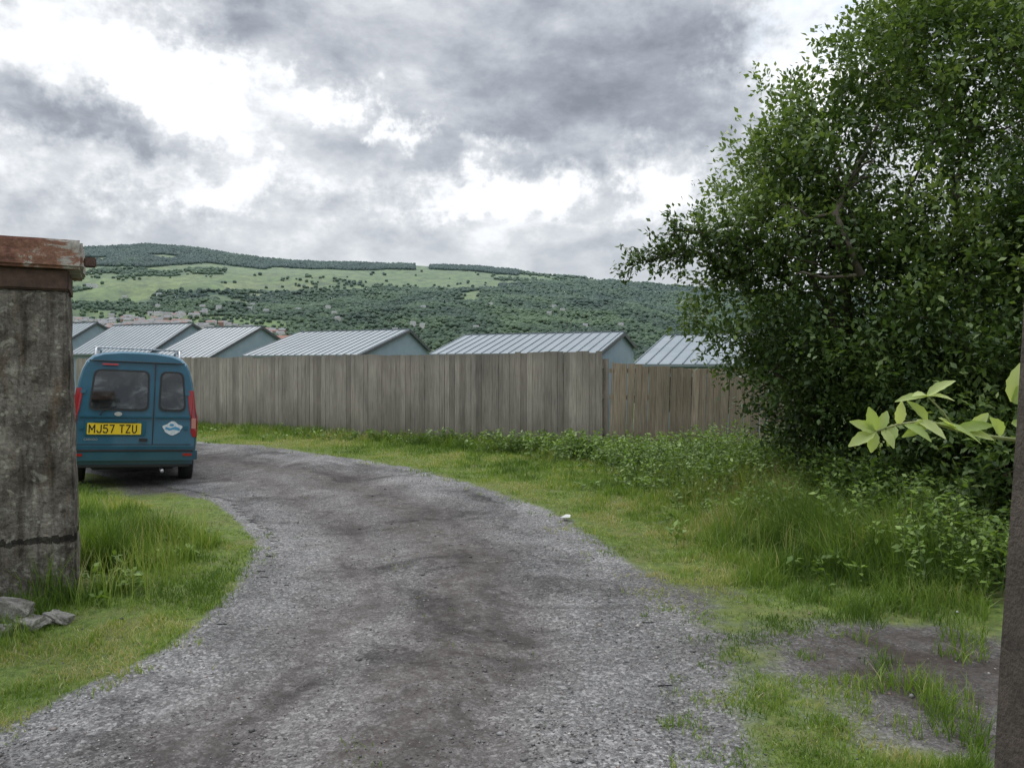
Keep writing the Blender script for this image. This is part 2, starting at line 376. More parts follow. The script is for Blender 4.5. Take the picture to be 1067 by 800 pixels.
def crown(ells,nt_,lpt,lsize,zmin=.2,thr=.14):
    ells=[(np.array(c,float),np.array(r,float)) for c,r in ells]
    area=np.array([r[0]*r[2]+r[1]*r[2]+r[0]*r[1] for c,r in ells]); area/=area.sum()
    LC=[];LD=[];LV=[];TW=[]
    for (c,r),ar in zip(ells,area):
        n=int(nt_*ar); d=R.normal(0,1,(n,3)); d/=np.linalg.norm(d,axis=1,keepdims=True)
        lump=1+.17*np.sin(d[:,0]*5+c[0])*np.sin(d[:,1]*6+c[1]*2)+.15*np.sin(d[:,2]*7+c[2]*3+d[:,0]*4)
        rr=(R.random(n)**.45*.55+.45)*lump
        p=c+d*r*rr[:,None]
        ok=p[:,2]>zmin
        for c2,r2 in ells:
            if c2 is c: continue
            ok&=(np.linalg.norm((p-c2)/r2,axis=1)>.6)
        p=p[ok];d=d[ok];rr=rr[ok]
        dens=vn(p[:,0]*1.5+p[:,2]*.7,p[:,2]*1.5+p[:,1]*.9,77)
        k=(dens>thr+.14*sst(3.0,4.6,p[:,2]))|(rr<.72); p=p[k];d=d[k];rr=rr[k]; dens=dens[k]
        n=len(p)
        td=d*.9+np.array([0,0,.25])+R.normal(0,.45,(n,3)); td/=np.linalg.norm(td,axis=1,keepdims=True)
        tl=R.uniform(.15,.42,n); tl=np.where(R.random(n)<.16,tl*1.7,tl)
        for i in range(n):
            m=max(6,int(lpt*R.uniform(.6,1.4)))
            t=R.random(m)*tl[i]
            off=R.normal(0,.055+.03*(t/tl[i])[:,None],(m,3))
            LC.append(p[i]+td[i]*t[:,None]+off)
            dd=td[i]*.5+R.normal(0,.6,(m,3))+off*5; LD.append(dd)
            LV.append(np.full(m,.0+.6*dens[i]+.4*max(0,rr[i]-.6)+.2*d[i,2]+R.normal(0,.12))+R.normal(0,.13,m)+.22*t/tl[i])  # paler outward and upward, darker inside: highlights and depth put into leaf colour
            TW.append((p[i],p[i]+td[i]*tl[i]))
    LC=np.vstack(LC);LD=np.vstack(LD);LV=np.concatenate(LV)
    return LC,LD,R.uniform(.6,1.25,len(LC))*lsize,LV,TW
tree=empty('hawthorn_tree')
E=[((5.1,8.5,3.55),(2.3,1.7,2.0)),((3.3,8.6,2.6),(1.2,1.1,1.15)),((4.0,8.6,3.75),(1.1,1.1,1.15)),((5.9,8.6,4.9),(1.6,1.4,1.5)),((4.3,8.2,2.0),(1.6,1.3,1.3)),((3.5,8.8,1.45),(.9,.9,.85)),((4.8,8.4,4.6),(1.0,1.0,1.0))]
LC,LD,LS,LV,TW=crown(E,3900,42,.075,.4,.16)
tb=Tubes()
base=np.array((4.5,8.4,-.1))
for tgt in [(4.9,8.6,4.5),(3.4,8.5,3.1),(4.1,8.6,4.3),(5.8,8.6,5.2),(3.2,8.9,2.0),(5.6,8.2,3.0)]:
    b0=base+R.normal(0,.14,3)*[1,1,0]; pts=tb.wob(b0,tgt,.08,.02,9,.5)
    for q in range(10):
        i=R.integers(3,8); a0=pts[i]; dirv=R.normal(0,1,3); dirv/=np.linalg.norm(dirv); dirv[2]=abs(dirv[2])*.6
        tb.wob(a0,a0+dirv*R.uniform(.5,1.0),.02,.006,6,.5,5)
for a0,b0 in TW[::12]: tb.add([a0-(b0-a0)*.3,(a0+b0)/2+R.normal(0,.015,3),b0],.006,.002,3)
EC=[];ED=[];EV=[]
main=tb.wob((3.2,8.4,2.35),(1.22,8.15,2.72),.03,.007,9,.3,6,.1)
main2=tb.wob((3.0,8.3,2.6),(1.72,8.1,3.02),.02,.005,8,.3,6,.06)
for path in (main,main2):
    for i in range(1,len(path)):
        for q in range(9 if i>2 else 5):
            a0=path[i]+ (path[i-1]-path[i])*R.random(); dv=R.normal(0,1,3)*[.8,.6,.6]+[-.35,0,-.05]; dv/=np.linalg.norm(dv); L=R.uniform(.12,.38)
            tb.add([a0,a0+dv*L*.5,a0+dv*L],.005,.002,3)
            m=26; t=R.random(m)*L; EC.append(a0+dv*t[:,None]+R.normal(0,.035,(m,3))); ED.append(dv*.6+R.normal(0,.5,(m,3))); EV.append(R.normal(.4,.2,m))
EC=np.vstack(EC);ED=np.vstack(ED);EV=np.concatenate(EV)
for a0,b0 in [((4.2,7.6,4.0),(3.3,7.2,4.35)),((3.6,7.5,2.6),(3.1,7.2,3.1))]:
    tb.wob(a0,b0,.010,.003,8,.4,4,.15)
tb.make('trunk_and_limbs',BARK,tree)
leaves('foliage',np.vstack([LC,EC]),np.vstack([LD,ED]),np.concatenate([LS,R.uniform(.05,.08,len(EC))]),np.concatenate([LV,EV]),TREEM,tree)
hed=empty('overgrown_hedge')
E=[((4.9,7.0,1.9),(1.5,1.1,1.3)),((5.4,6.2,2.4),(1.25,1.1,1.9)),((4.0,8.0,1.0),(.95,.9,.9)),((5.3,5.6,1.5),(1.3,1.0,1.1)),((5.9,5.2,3.0),(1.3,1.0,1.5)),((4.25,7.0,.75),(.9,.7,.65)),((4.35,6.1,.75),(.75,.6,.62))]
LC,LD,LS,LV,TW=crown(E,3000,44,.07,.16)
tb=Tubes()
for q in range(46):
    x0=R.uniform(4.1,5.2);y0=R.uniform(6.2,7.8)
    tb.wob((x0,y0,0),(x0+R.normal(0,.3),y0+R.normal(0,.3),R.uniform(1.2,2.0)),R.uniform(.008,.03),.004,8,.4,5)
for a0,b0 in TW[::40]: tb.add([a0-(b0-a0)*.4,(a0+b0)/2,b0],.006,.002,3)
for q in range(12):
    x0=R.uniform(3.6,4.2);y0=R.uniform(5.6,8.3)
    tb.wob((x0,y0,.1),(x0-R.uniform(.1,.5),y0-R.uniform(.1,.5),R.uniform(.1,.6)),.004,.002,10,.2,4,R.uniform(.25,.5))
tb.make('stems',simple('stem_mat',(.12,.09,.06),.8,0,.4,12),hed)
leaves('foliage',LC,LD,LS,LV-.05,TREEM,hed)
def weed(name,spots,mat,ls=.07):
    C=[];D=[];V=[];T=Tubes()
    for (cx,cy,sx_,sy_,n,hh) in spots:
        for q in range(n):
            x0=cx+R.normal(0,sx_);y0=cy+R.normal(0,sy_)
            if x0<3.2 and fdist(x0,y0)>-.1: continue
            if float(trackinfo(np.array([x0]),np.array([y0]))[0][0])<.35: continue
            z0=float(ter(x0,y0)); H=hh*R.uniform(.5,1.2); lean=R.normal(0,.2,2)
            T.add([(x0,y0,z0),(x0+lean[0]*H*.5,y0+lean[1]*H*.5,z0+H*.5),(x0+lean[0]*H*1.4,y0+lean[1]*H*1.4,z0+H)],.004,.0015,3)
            m=int(10+40*H); t=R.random(m)**.8
            c=np.stack([x0+lean[0]*H*1.4*t,y0+lean[1]*H*1.4*t,z0+H*t],1)
            a=R.uniform(0,6.28,m); d=np.stack([np.cos(a),np.sin(a),R.normal(.1,.45,m)],1)
            C.append(c+d*.03*R.random((m,1)));D.append(d);V.append(.25+.5*t+R.normal(0,.18,m)+R.normal(0,.15))
    C=np.vstack(C);e=empty(name)
    T.make('stalks',simple(name+'_stalk_mat',(.10,.14,.05),.8),e)
    leaves('leaves',C,np.vstack(D),R.uniform(.5,1.3,len(C))*ls,np.concatenate(V),mat,e,.5)
weed('nettle_patch',[(3.2,8.6,.35,.8,220,.6),(3.35,7.0,.3,.7,240,.55),(3.3,6.0,.25,.4,150,.48),(2.6,9.6,.4,.5,130,.45),(2.1,11.2,.5,.5,120,.45),(3.2,10.6,.5,.7,170,.65),(3.5,5.2,.25,.35,90,.4),(2.75,7.6,.3,.9,70,.36)],WEEDM,.058)
weed('fence_weeds',[(1.2,13.3,.35,.3,120,.40),(.2,14.2,.5,.2,90,.36),(1.9,12.5,.4,.35,90,.4),(2.9,12.3,.5,.3,90,.45),(-1.2,15.3,.7,.12,50,.30),(-3.2,16.4,1.2,.12,50,.22),(-5.8,18.2,1.0,.12,30,.2)],WEEDM,.07)
weed('dock_weeds',[(1.6,9.8,.35,.35,24,.16),(2.1,8.2,.3,.7,26,.16),(2.6,5.8,.25,.3,20,.16),(-2.9,5.9,.25,.5,18,.14)],WEEDM,.07)
# ---------------------------------------------------------------- fences
def woodmat(name,stops,green=.5):
    m,nt,b=newmat(name,rough=.88,spec=.2)
    O=obj(nt); v=attr(nt,'var')
    off=nt.nodes.new('ShaderNodeCombineXYZ'); nt.links.new(nmath(nt,'MULTIPLY',v,37),off.inputs[0])
    ad=nt.nodes.new('ShaderNodeVectorMath'); nt.links.new(O,ad.inputs[0]);nt.links.new(off.outputs[0],ad.inputs[1])
    g1=noise(nt,scalev(nt,ad.outputs[0],(22,22,1.1)),2.2,7,.7,.3)
    g2=noise(nt,scalev(nt,O,(1.2,1.2,.5)),1.6,5,.6)
    c=ramp(nt,g1,stops)
    c=mix(nt,1,c,ramp(nt,v,[(0,(.70,.68,.66)),(.5,(.97,.95,.93)),(1,(1.24,1.22,1.2))]),'MULTIPLY')
    c=mix(nt,1,c,ramp(nt,g2,[(.3,(.74,.75,.75)),(.65,(1.12,1.10,1.07))]),'MULTIPLY')
    zz=sep(nt,pos(nt))[2]
    lo=mrange(nt,nmath(nt,'ADD',zz,nmath(nt,'MULTIPLY',g2,.6)),.25,1.1,green,0)
    c=mix(nt,lo,c,(.085,.088,.055))
    hi=mrange(nt,nmath(nt,'ADD',zz,nmath(nt,'MULTIPLY',g1,.3)),1.78,2.0,0,.3)
    c=mix(nt,hi,c,(.13,.125,.115))
    nt.links.new(c,b.inputs['Base Color']); bump(nt,b,g1,.5,.006); return m
W1=woodmat('weathered_board_mat',[(.25,(.17,.153,.135)),(.5,(.33,.305,.272)),(.75,(.46,.43,.39))])
W2=woodmat('brown_board_mat',[(.25,(.16,.13,.095)),(.5,(.31,.26,.20)),(.75,(.43,.375,.30))],.35)
def fence(name,p0,p1,zt0,zt1,pw,mat,lean=0,panel=1.8,stepamp=.02,gap=.008,jit=.008,zb=-.05):
    p0=np.array(p0);p1=np.array(p1);L=np.linalg.norm(p1-p0);d=(p1-p0)/L;nrm=np.array((d[1],-d[0]))
    if nrm[1]>0: nrm=-nrm
    V=[];F=[];A=[]
    def box(s0,s1,z0,z1,t0,t1,v,ln=0,rt=0):
        b=len(V)
        for (s,zv,t) in [(s0,z0,t0),(s1,z0,t0),(s1,z0,t1),(s0,z0,t1),(s0,z1,t0),(s1,z1,t0),(s1,z1,t1),(s0,z1,t1)]:
            ss=s+ln*zv; q=p0+d*ss+nrm*(t+(rt if s==s1 else 0))
            V.append((q[0],q[1],zv))
            A.append(v)
        for f in [(0,1,2,3),(4,7,6,5),(0,4,5,1),(1,5,6,2),(2,6,7,3),(3,7,4,0)]: F.append(tuple(b+i for i in f))
    s=0
    pan=[R.uniform(-1,1) for _ in range(60)]
    while s<L-.02:
        w=pw*R.uniform(.93,1.07); pi=int(s/panel)
        zt=zt0+(zt1-zt0)*s/L+pan[pi]*stepamp+R.normal(0,jit)
        g0=float(ter(*(p0+d*s)))
        v=np.clip(.5+R.normal(0,.22)+pan[pi+20]*.15,0,1)
        box(s,min(s+w-gap*R.uniform(.3,1.6),L),g0+zb,zt,0,.02,v,lean+R.normal(0,.003),R.normal(0,.005))
        s+=w
    e=empty(name)
    mk('boards',V,F,mat,{'var':A},parent=e)
    V.clear();F.clear();A.clear()
    for zr in (.35,1.0,1.55):
        box(0,L,min(zr,zt1-.2),min(zr,zt1-.2)+.08,-.06,-.003,.4)
    s=0
    while s<L+.1:
        g0=float(ter(*(p0+d*s))); box(s-.05,s+.05,g0-.3,zt0+(zt1-zt0)*min(s/L,1)-.12,-.165,-.062,.3); s+=panel
    mk('rails_and_posts',V,F,mat,{'var':A},parent=e)
fence('wooden_fence',(1.65,14.0),(-13.5,23.84),1.845,1.81,.135,W1)
fence('wooden_fence',(4.9,12.45),(1.74,13.72),1.38,1.67,.125,W2,lean=-.03,jit=.012,stepamp=.01,gap=.009)
# ---------------------------------------------------------------- metal roofed buildings
RM,nt,b=newmat('metal_roof_mat',rough=.5,spec=.5)
n1=noise(nt,scalev(nt,obj(nt),(1,1,1)),1.2,5)
nt.links.new(mix(nt,attr(nt,'var'),ramp(nt,n1,[(.3,(.17,.205,.225)),(.7,(.22,.255,.275))]),(.11,.135,.15)),b.inputs['Base Color'])
WM,nt,b=newmat('grey_cladding_mat',rough=.6)
nt.links.new(ramp(nt,noise(nt,obj(nt),1.5,5),[(.3,(.20,.27,.32)),(.7,(.27,.34,.39))]),b.inputs['Base Color'])
TR=simple('dark_trim_mat',(.06,.065,.07),.5); GL,_,_=newmat('dark_glass_mat',(.02,.025,.03),.08); DOORM=simple('door_mat',(.12,.15,.17),.5)
def house(ax,ay,zr,L,w1,w2,d1,d2,a=25):
    A=math.radians(a); e=empty('metal_roofed_building',(ax,ay,0),(0,0,-A))
    zb=float(ter(ax,ay))-1.6
    z1,z2=zr-d1,zr-d2
    V=[(0,-w1,zb),(0,w2,zb),(0,w2,z2-.1),(0,0,zr-.1),(0,-w1,z1-.1)]; V+=[(-L,v[1],v[2]) for v in V]
    mk('walls',V,[(0,1,2,3,4),(9,8,7,6,5),(0,4,9,5),(1,6,7,2)],WM,parent=e)
    V=[];F=[];AA=[]
    o=.12; t=.09
    def slab(p,q,x0,x1,up,th,v):
        b=len(V)
        for xx in (x0,x1):
            for (yy,zz) in (p,q):
                V.append((xx,yy,zz+up));V.append((xx,yy,zz+up-th)); AA.extend([v,v])
        for f in [(0,2,6,4),(1,5,7,3),(0,4,5,1),(2,3,7,6),(0,1,3,2),(4,6,7,5)]: F.append(tuple(b+i for i in f))
    k1=d1/w1;k2=d2/w2
    slab((-w1-.25,z1-.25*k1),(0,zr),-L-o,o,0,t,0); slab((.002,zr),(w2+.2,z2-.2*k2),-L-o,o,0,t,0)
    xs=np.arange(-L-o+.02,o,.42)
    for xx in xs:
        slab((-w1-.252,z1-.252*k1),(-.04,zr-.04*k1),xx,xx+.035,.034,.032,.6)
    slab((-.09,zr-.02),(.09,zr-.02),-L-o-.01,o+.01,.05,.04,.4)
    mk('roof',V,F,RM,{'var':AA},parent=e)
    V.clear();F.clear();AA.clear()
    slab((-w1-.27,z1-.27*k1-.02),(0,zr-.02),o+.002,o+.03,.0,.16,0); slab((0.002,zr-.02),(w2+.2,z2-.2*k2-.02),o+.002,o+.03,0,.16,0)
    mk('verge_trim',V,F,TR,parent=e)
    def panel(nm,x0,x1,z0,z1_,mat_):
        mk(nm,[(x0,-w1-.03,z0),(x1,-w1-.03,z0),(x1,-w1-.03,z1_),(x0,-w1-.03,z1_),(x0,-w1+.01,z0),(x1,-w1+.01,z0),(x1,-w1+.01,z1_),(x0,-w1+.01,z1_)],[(0,1,2,3),(0,3,7,4),(1,5,6,2),(3,2,6,7),(0,4,5,1)],mat_,parent=e)
    panel('window',-L*.35,-L*.35+1.3,z1-1.7,z1-.5,GL); panel('window_2',-L*.8,-L*.8+1.3,z1-1.7,z1-.5,GL); panel('door',-L*.55,-L*.55+.95,z1-2.6,z1-.5,DOORM)
house(-5.4,40,3.50,7.0,4.2,1.9,1.3,.95)
house(4.72,33,3.06,7.5,3.1,1.8,.88,.55)
house(-15.7,48,4.08,4.6,4.1,1.7,1.9,.75)
house(-21.7,52,4.5,7.5,3.3,1.7,1.95,.75)
house(-31.4,58,4.9,7.0,3.5,1.8,2.1,.8)
house(9.7,29,2.82,3.85,4.3,1.8,1.1,.6)
# ---------------------------------------------------------------- distant trees + town
ph=(1+5**.5)/2
ico=np.array([(-1,ph,0),(1,ph,0),(-1,-ph,0),(1,-ph,0),(0,-1,ph),(0,1,ph),(0,-1,-ph),(0,1,-ph),(ph,0,-1),(ph,0,1),(-ph,0,-1),(-ph,0,1)])/1.9
icf=np.array([(0,11,5),(0,5,1),(0,1,7),(0,7,10),(0,10,11),(1,5,9),(5,11,4),(11,10,2),(10,7,6),(7,1,8),(3,9,4),(3,4,2),(3,2,6),(3,6,8),(3,8,9),(4,9,5),(2,4,11),(6,2,10),(8,6,7),(9,8,1)])
n=210000
ty=R.uniform(900,2420,n); tx=R.uniform(-.62,.45,n)*ty
k=R.random(n)<(ty/2420); tx=tx[k];ty=ty[k]
tz=ter(tx,ty); pr,f1,rid=woodprob(tx,ty,tz)
pr=pr*.38+(R.random(len(tx))<.003)*.25
k=(R.random(len(tx))<pr)
tx,ty,tz,f1,rid=tx[k],ty[k],tz[k],f1[k],rid[k]; m=len(tx); print('far trees',m)
r=R.uniform(2.8,6.0,m)*np.where(rid,.95,1)
V=ico[None]*R.uniform(.7,1.25,(m,12,3))*r[:,None,None]; V[:,:,2]*=np.where(rid,1.3,.85)[:,None]; V=V+np.stack([tx,ty,tz+r*.5],1)[:,None,:]
vv=np.clip(R.normal(.5,.12,m)+(f1-.5)*1.0+(fbm(tx/70,ty/70,33,2)-.5)*.9-rid*.5,0,1)
mk('distant_woodland',V.reshape(-1,3),(icf[None]+np.arange(m)[:,None,None]*12).reshape(-1,3),WOODFAR,{'var':np.repeat(vv,12)},smooth=True)
TM,nt,b=newmat('town_mat',rough=.8)
c=ramp(nt,attr(nt,'var'),[(0,(.66,.64,.60)),(.3,(.48,.45,.41)),(.45,(.28,.14,.10)),(.6,(.22,.11,.085)),(.8,(.14,.13,.13)),(1,(.2,.19,.19))]); nt.links.new(haze_tint(nt,c,200,3000,.4),b.inputs['Base Color'])
V=[];F=[];A=[]
def cottage(x0,y0,z0,w,d,h,rt,ang,vw,vr):
    ca,sa=math.cos(ang),math.sin(ang)
    def P_(a,b_,c_): return (x0+a*ca-b_*sa,y0+a*sa+b_*ca,z0+c_)
    b=len(V)
    for q in [(-w,-d,-3),(w,-d,-3),(w,d,-3),(-w,d,-3),(-w,-d,h),(w,-d,h),(w,d,h),(-w,d,h),(-w,0,h+rt),(w,0,h+rt)]: V.append(P_(*q));A.append(vw)
    for f in [(0,1,5,4),(1,2,6,9,5),(2,3,7,6),(3,0,4,8,7)]: F.append(tuple(b+i for i in f))
    b=len(V)
    for q in [(-w-.2,-d-.3,h-.1),(w+.2,-d-.3,h-.1),(w+.2,0,h+rt+.1),(-w-.2,0,h+rt+.1),(w+.2,d+.3,h-.1),(-w-.2,d+.3,h-.1)]: V.append(P_(*q));A.append(vr)
    F.append((b,b+1,b+2,b+3));F.append((b+3,b+2,b+4,b+5))
hx=R.uniform(-.6,-.28,2600); hy=R.uniform(1020,1500,2600); hx=hx*hy; hz_=ter(hx,hy)
pyh=381-800*(hz_-1.6)/hy; pxh=533.5+800*hx/hy
hk=town(pxh,pyh)&(vn(hx/90,hy/60,3)>.35)
for x0,y0,z0 in list(zip(hx[hk],hy[hk],hz_[hk]))[:230]:
    cottage(x0,y0,z0+1,R.uniform(4,8),4,4.5,2.5,R.normal(.1,.2),R.choice([0,.05,.1,.2,.45]),R.choice([.55,.8,.85,1]))
for q in range(40):
    u=R.uniform(-.6,.15); y0=R.uniform(1250,1750); x0=u*y0; cottage(x0,y0,float(ter(x0,y0))+2,5,4,4,3,R.uniform(-.5,.5),R.choice([0,.2]),.9)
for q,(xx,yv,zz) in enumerate([(-52,150,3.2),(-45,152,2.9),(-38.5,154,2.6)]):
    cottage(xx,yv,zz-1.0,3.3,4,3.0,2.6,-.1,.42,.5+.04*(q%2))
mk('distant_town',V,F,TM,{'var':A})
# ---------------------------------------------------------------- gate pillar
CM,nt,b=newmat('weathered_render_mat',rough=.92,spec=.2)
O=obj(nt); n1=noise(nt,O,3.2,8,.7,.4); n2=noise(nt,O,38,5,.75); n3=noise(nt,scalev(nt,O,(1,1,.3)),5,6,.65); n4=noise(nt,O,11,6,.7,.5); n5=noise(nt,scalev(nt,O,(1,1,.12)),14,5,.65)
c=ramp(nt,n1,[(.30,(.05,.044,.038)),(.44,(.12,.107,.092)),(.56,(.20,.182,.16)),(.7,(.31,.285,.25))])
c=mix(nt,1,c,ramp(nt,n2,[(.3,(.5,.48,.46)),(.5,(1,1,1)),(.72,(1.5,1.47,1.42))]),'MULTIPLY')
c=mix(nt,mrange(nt,n3,.53,.66,0,.6),c,(.15,.09,.05))
c=mix(nt,mrange(nt,n4,.55,.63,0,.75),c,(.35,.34,.29))
c=mix(nt,mrange(nt,n4,.44,.36,0,.7),c,(.045,.04,.032))
c=mix(nt,1,c,ramp(nt,n5,[(.36,(.5,.48,.45)),(.52,(1,1,1)),(.7,(1.2,1.18,1.12))]),'MULTIPLY')
lich=mrange(nt,voro(nt,O,17,'Distance'),.16,.24,1,0)
c=mix(nt,nmath(nt,'MULTIPLY',lich,mrange(nt,n1,.46,.56,0,.75)),c,(.40,.40,.33))
zo=sep(nt,O)[2]
wob=nmath(nt,'ADD',zo,nmath(nt,'MULTIPLY',nmath(nt,'SUBTRACT',n4,.5),.12))
band=nmath(nt,'COMPARE',wob,.44,.022)
c=mix(nt,nmath(nt,'MULTIPLY',band,.85),c,(.014,.012,.011))
nt.links.new(c,b.inputs['Base Color']); bump(nt,b,nmath(nt,'ADD',n2,n1),.9,.02)
PM,nt,b=newmat('flaking_red_paint_mat',rough=.8)
O=obj(nt); n1=noise(nt,scalev(nt,O,(1,1,1.8)),5,8,.75,.3); n2=noise(nt,O,30,5,.7)
xo_=sep(nt,O)[0]
n1b=nmath(nt,'ADD',n1,mrange(nt,xo_,-.25,.03,0,.14))
c=ramp(nt,n1b,[(.3,(.06,.034,.026)),(.44,(.20,.088,.06)),(.57,(.30,.15,.10)),(.60,(.42,.38,.34)),(.75,(.5,.48,.44))])
c=mix(nt,1,c,ramp(nt,n2,[(.3,.6),(.7,1.2)]),'MULTIPLY')
nt.links.new(c,b.inputs['Base Color']); bump(nt,b,nmath(nt,'ADD',n1,n2),.7,.012)
PM2=simple('brown_paint_mat',(.085,.05,.038),.85,0,.6,14,.5)
pil=empty('gate_pillar',(-2.93,5.2,0),(0,0,math.radians(28)))
def gridbox(name,x0,x1,y0,y1,z0,z1,mat,parent,taper=0,seg=14,amp=.006,bev=.012):
    bm=bmesh.new(); bmesh.ops.create_cube(bm,size=1)
    for v in bm.verts: v.co=Vector((x0+(v.co.x+.5)*(x1-x0),y0+(v.co.y+.5)*(y1-y0),z0+(v.co.z+.5)*(z1-z0)))
    bmesh.ops.bevel(bm,geom=bm.edges[:],offset=bev,segments=2,affect='EDGES')
    bmesh.ops.subdivide_edges(bm,edges=[e for e in bm.edges if e.calc_length()>.08],cuts=seg,use_grid_fill=True)
    for v in bm.verts:
        t=(v.co.z-z0)/(z1-z0); v.co.x-=taper*t
        q=v.co; nn=math.sin(q.x*23+q.z*17)*math.sin(q.z*31+q.y*13)+.6*math.sin(q.x*61+q.y*47)*math.sin(q.z*71)
        v.co+=Vector((nn,nn*.8,nn*.5))*amp
    me=bpy.data.meshes.new(name); bm.to_mesh(me); bm.free(); me.materials.append(mat)
    me.polygons.foreach_set('use_smooth',[True]*len(me.polygons)); me.set_sharp_from_angle(angle=math.radians(40))
    return link(bpy.data.objects.new(name,me),parent)
gridbox('pillar_shaft',-.75,0,0,.72,-.2,2.10,CM,pil,.07,24,.006)
gridbox('lower_cap',-.84,-.06,-.015,.74,2.103,2.245,PM2,pil,0,8,.004)
gridbox('upper_cap',-.90,.02,-.07,.80,2.248,2.44,PM,pil,0,8,.005,.018)
gridbox('iron_bracket',.022,.10,.25,.31,2.30,2.37,PM2,pil,0,2,.001,.008)
ROCK,nt,b=newmat('rock_mat',rough=.92,spec=.2)
O=pos(nt); n1=noise(nt,O,9,7,.75); n2=noise(nt,O,45,4,.7)
c=ramp(nt,n1,[(.3,(.08,.073,.06)),(.48,(.21,.20,.175)),(.62,(.35,.335,.30)),(.75,(.12,.13,.07))]); c=mix(nt,1,c,ramp(nt,n2,[(.3,.6),(.7,1.3)]),'MULTIPLY')
nt.links.new(c,b.inputs['Base Color']); bump(nt,b,nmath(nt,'ADD',n1,n2),1,.02)
def rock(loc,s):
    bm=bmesh.new(); bmesh.ops.create_icosphere(bm,subdivisions=4,radius=1)
    sd_=R.uniform(0,50)
    for v in bm.verts:
        n_=v.co.normalized(); k_=1+.22*math.sin(n_.x*3+sd_)*math.sin(n_.y*4+sd_*2)+.12*math.sin(n_.z*7+n_.x*5+sd_)+.04*math.sin(n_.x*17+n_.y*13+sd_)*math.sin(n_.z*15)
        v.co=Vector((max(-.8,min(.8,n_.x*k_))*s[0],max(-.8,min(.8,n_.y*k_))*s[1],max(-.6,min(.65,n_.z*k_))*s[2]))
    me=bpy.data.meshes.new('rubble_stone'); bm.to_mesh(me); bm.free(); me.materials.append(ROCK)
    me.polygons.foreach_set('use_smooth',[True]*len(me.polygons)); me.set_sharp_from_angle(angle=math.radians(35))
    o=bpy.data.objects.new('rubble_stone',me); o.location=loc; o.rotation_euler=(R.normal(0,.15),R.normal(0,.15),R.uniform(-.4,.4)); link(o)
for l,s in [((-3.10,4.72,.10),(.17,.12,.09)),((-2.93,4.66,.04),(.12,.09,.055)),((-2.82,4.78,.03),(.10,.07,.045)),((-3.06,4.55,.03),(.13,.09,.06))]: rock(l,s)
mk('paper_litter',[(.50,7.95,.03),(.60,7.93,.035),(.61,8.0,.05),(.53,8.02,.03),(.56,7.97,.06)],[(0,1,4),(1,2,4),(2,3,4),(3,0,4)],simple('litter_mat',(.6,.6,.58),.7))
# ---------------------------------------------------------------- near leaning post + twig
post=empty('leaning_post',(0,0,0))
POSTM=simple('old_post_mat',(.055,.043,.033),.85,0,.65,18,.6)
V=[];sz=12
pb=np.array((.732,1.2,-.2)); pt=np.array((.872,1.2,2.02))
for i in range(sz+1):
    t=i/sz; c0=pb+(pt-pb)*t; w=.08
    for (dx,dy) in [(0,0),(w,.0),(w,w),(0,w)]:
        V.append((c0[0]+dx+R.normal(0,.0012),c0[1]+dy+R.normal(0,.0012),c0[2]))
F=[]
for i in range(sz):
    for j in range(4): F.append((i*4+j,i*4+(j+1)%4,i*4+4+(j+1)%4,i*4+4+j))
F.append((0,3,2,1));F.append(tuple(sz*4+j for j in range(4)))
mk('post_timber',V,F,POSTM,parent=post)
tw=empty('foreground_twig'); T=Tubes()
stem=[(1.6,1.75,1.36),(1.25,1.62,1.43),(1.01,1.5,1.452),(.93,1.5,1.462),(.86,1.49,1.476),(.80,1.48,1.494),(.74,1.47,1.488),(.69,1.46,1.475)]
T.add(stem,.0045,.002,8)
lv=[]
def leaf(base,d,L,wd,up,curl=.18): lv.append((base,d,L,wd*1.25,up,curl))
T.add([stem[4],(.83,1.48,1.512),(.795,1.47,1.542)],.002,.0013,6)
T.add([stem[2],(.99,1.49,1.50),(.975,1.48,1.53)],.003,.0015,6)
q=(.795,1.47,1.542)
leaf(q,(-1,-.2,-.05),.062,.008,(0,-.5,1)); leaf(q,(.8,-.2,.65),.06,.009,(0,-.7,.8)); leaf(q,(-.8,-.5,.25),.04,.008,(0,-.6,1)); leaf(q,(.6,-.5,.1),.045,.008,(0,-.6,1))
q=(.69,1.46,1.475)
leaf(q,(-.35,-.1,.9),.05,.011,(-.3,-1,.3)); leaf(q,(-.9,-.2,-.45),.06,.011,(0,-.9,.5)); leaf(q,(-.9,-.1,.35),.05,.010,(0,-.9,.5));leaf(q,(-.3,-.3,-.9),.04,.010,(0,-1,0)); leaf((.70,1.465,1.478),(.3,-.1,.9),.04,.009,(0,-1,.2)); leaf((.705,1.465,1.478),(.5,-.5,-.6),.04,.009,(0,-1,.2))
leaf((.74,1.47,1.488),(.1,-.3,.9),.045,.009,(0,-1,.3)); leaf((.75,1.47,1.487),(.6,-.6,-.3),.055,.011,(0,-.7,.7)); leaf((.73,1.47,1.487),(-.5,-.4,-.6),.045,.010,(0,-.8,.5))
q=(.86,1.49,1.476)
leaf(q,(.9,-.2,.12),.07,.010,(0,-.8,.7)); leaf(q,(-.7,-.3,.4),.055,.010,(0,-.8,.6)); leaf((.82,1.485,1.488),(.8,-.3,-.15),.08,.011,(0,-.6,.9)); leaf((.88,1.49,1.472),(.6,-.1,.45),.06,.010,(0,-.9,.5)); leaf((.80,1.48,1.493),(-.7,-.4,-.3),.06,.010,(0,-.8,.6)); leaf((.88,1.49,1.472),(.6,-.3,-.25),.05,.009,(0,-.8,.6)); leaf((.80,1.48,1.495),(-.5,-.2,.6),.05,.009,(0,-.9,.5)); leaf((.78,1.48,1.495),(.4,-.5,-.4),.06,.011,(0,-.7,.7))
q=(.965,1.48,1.53)
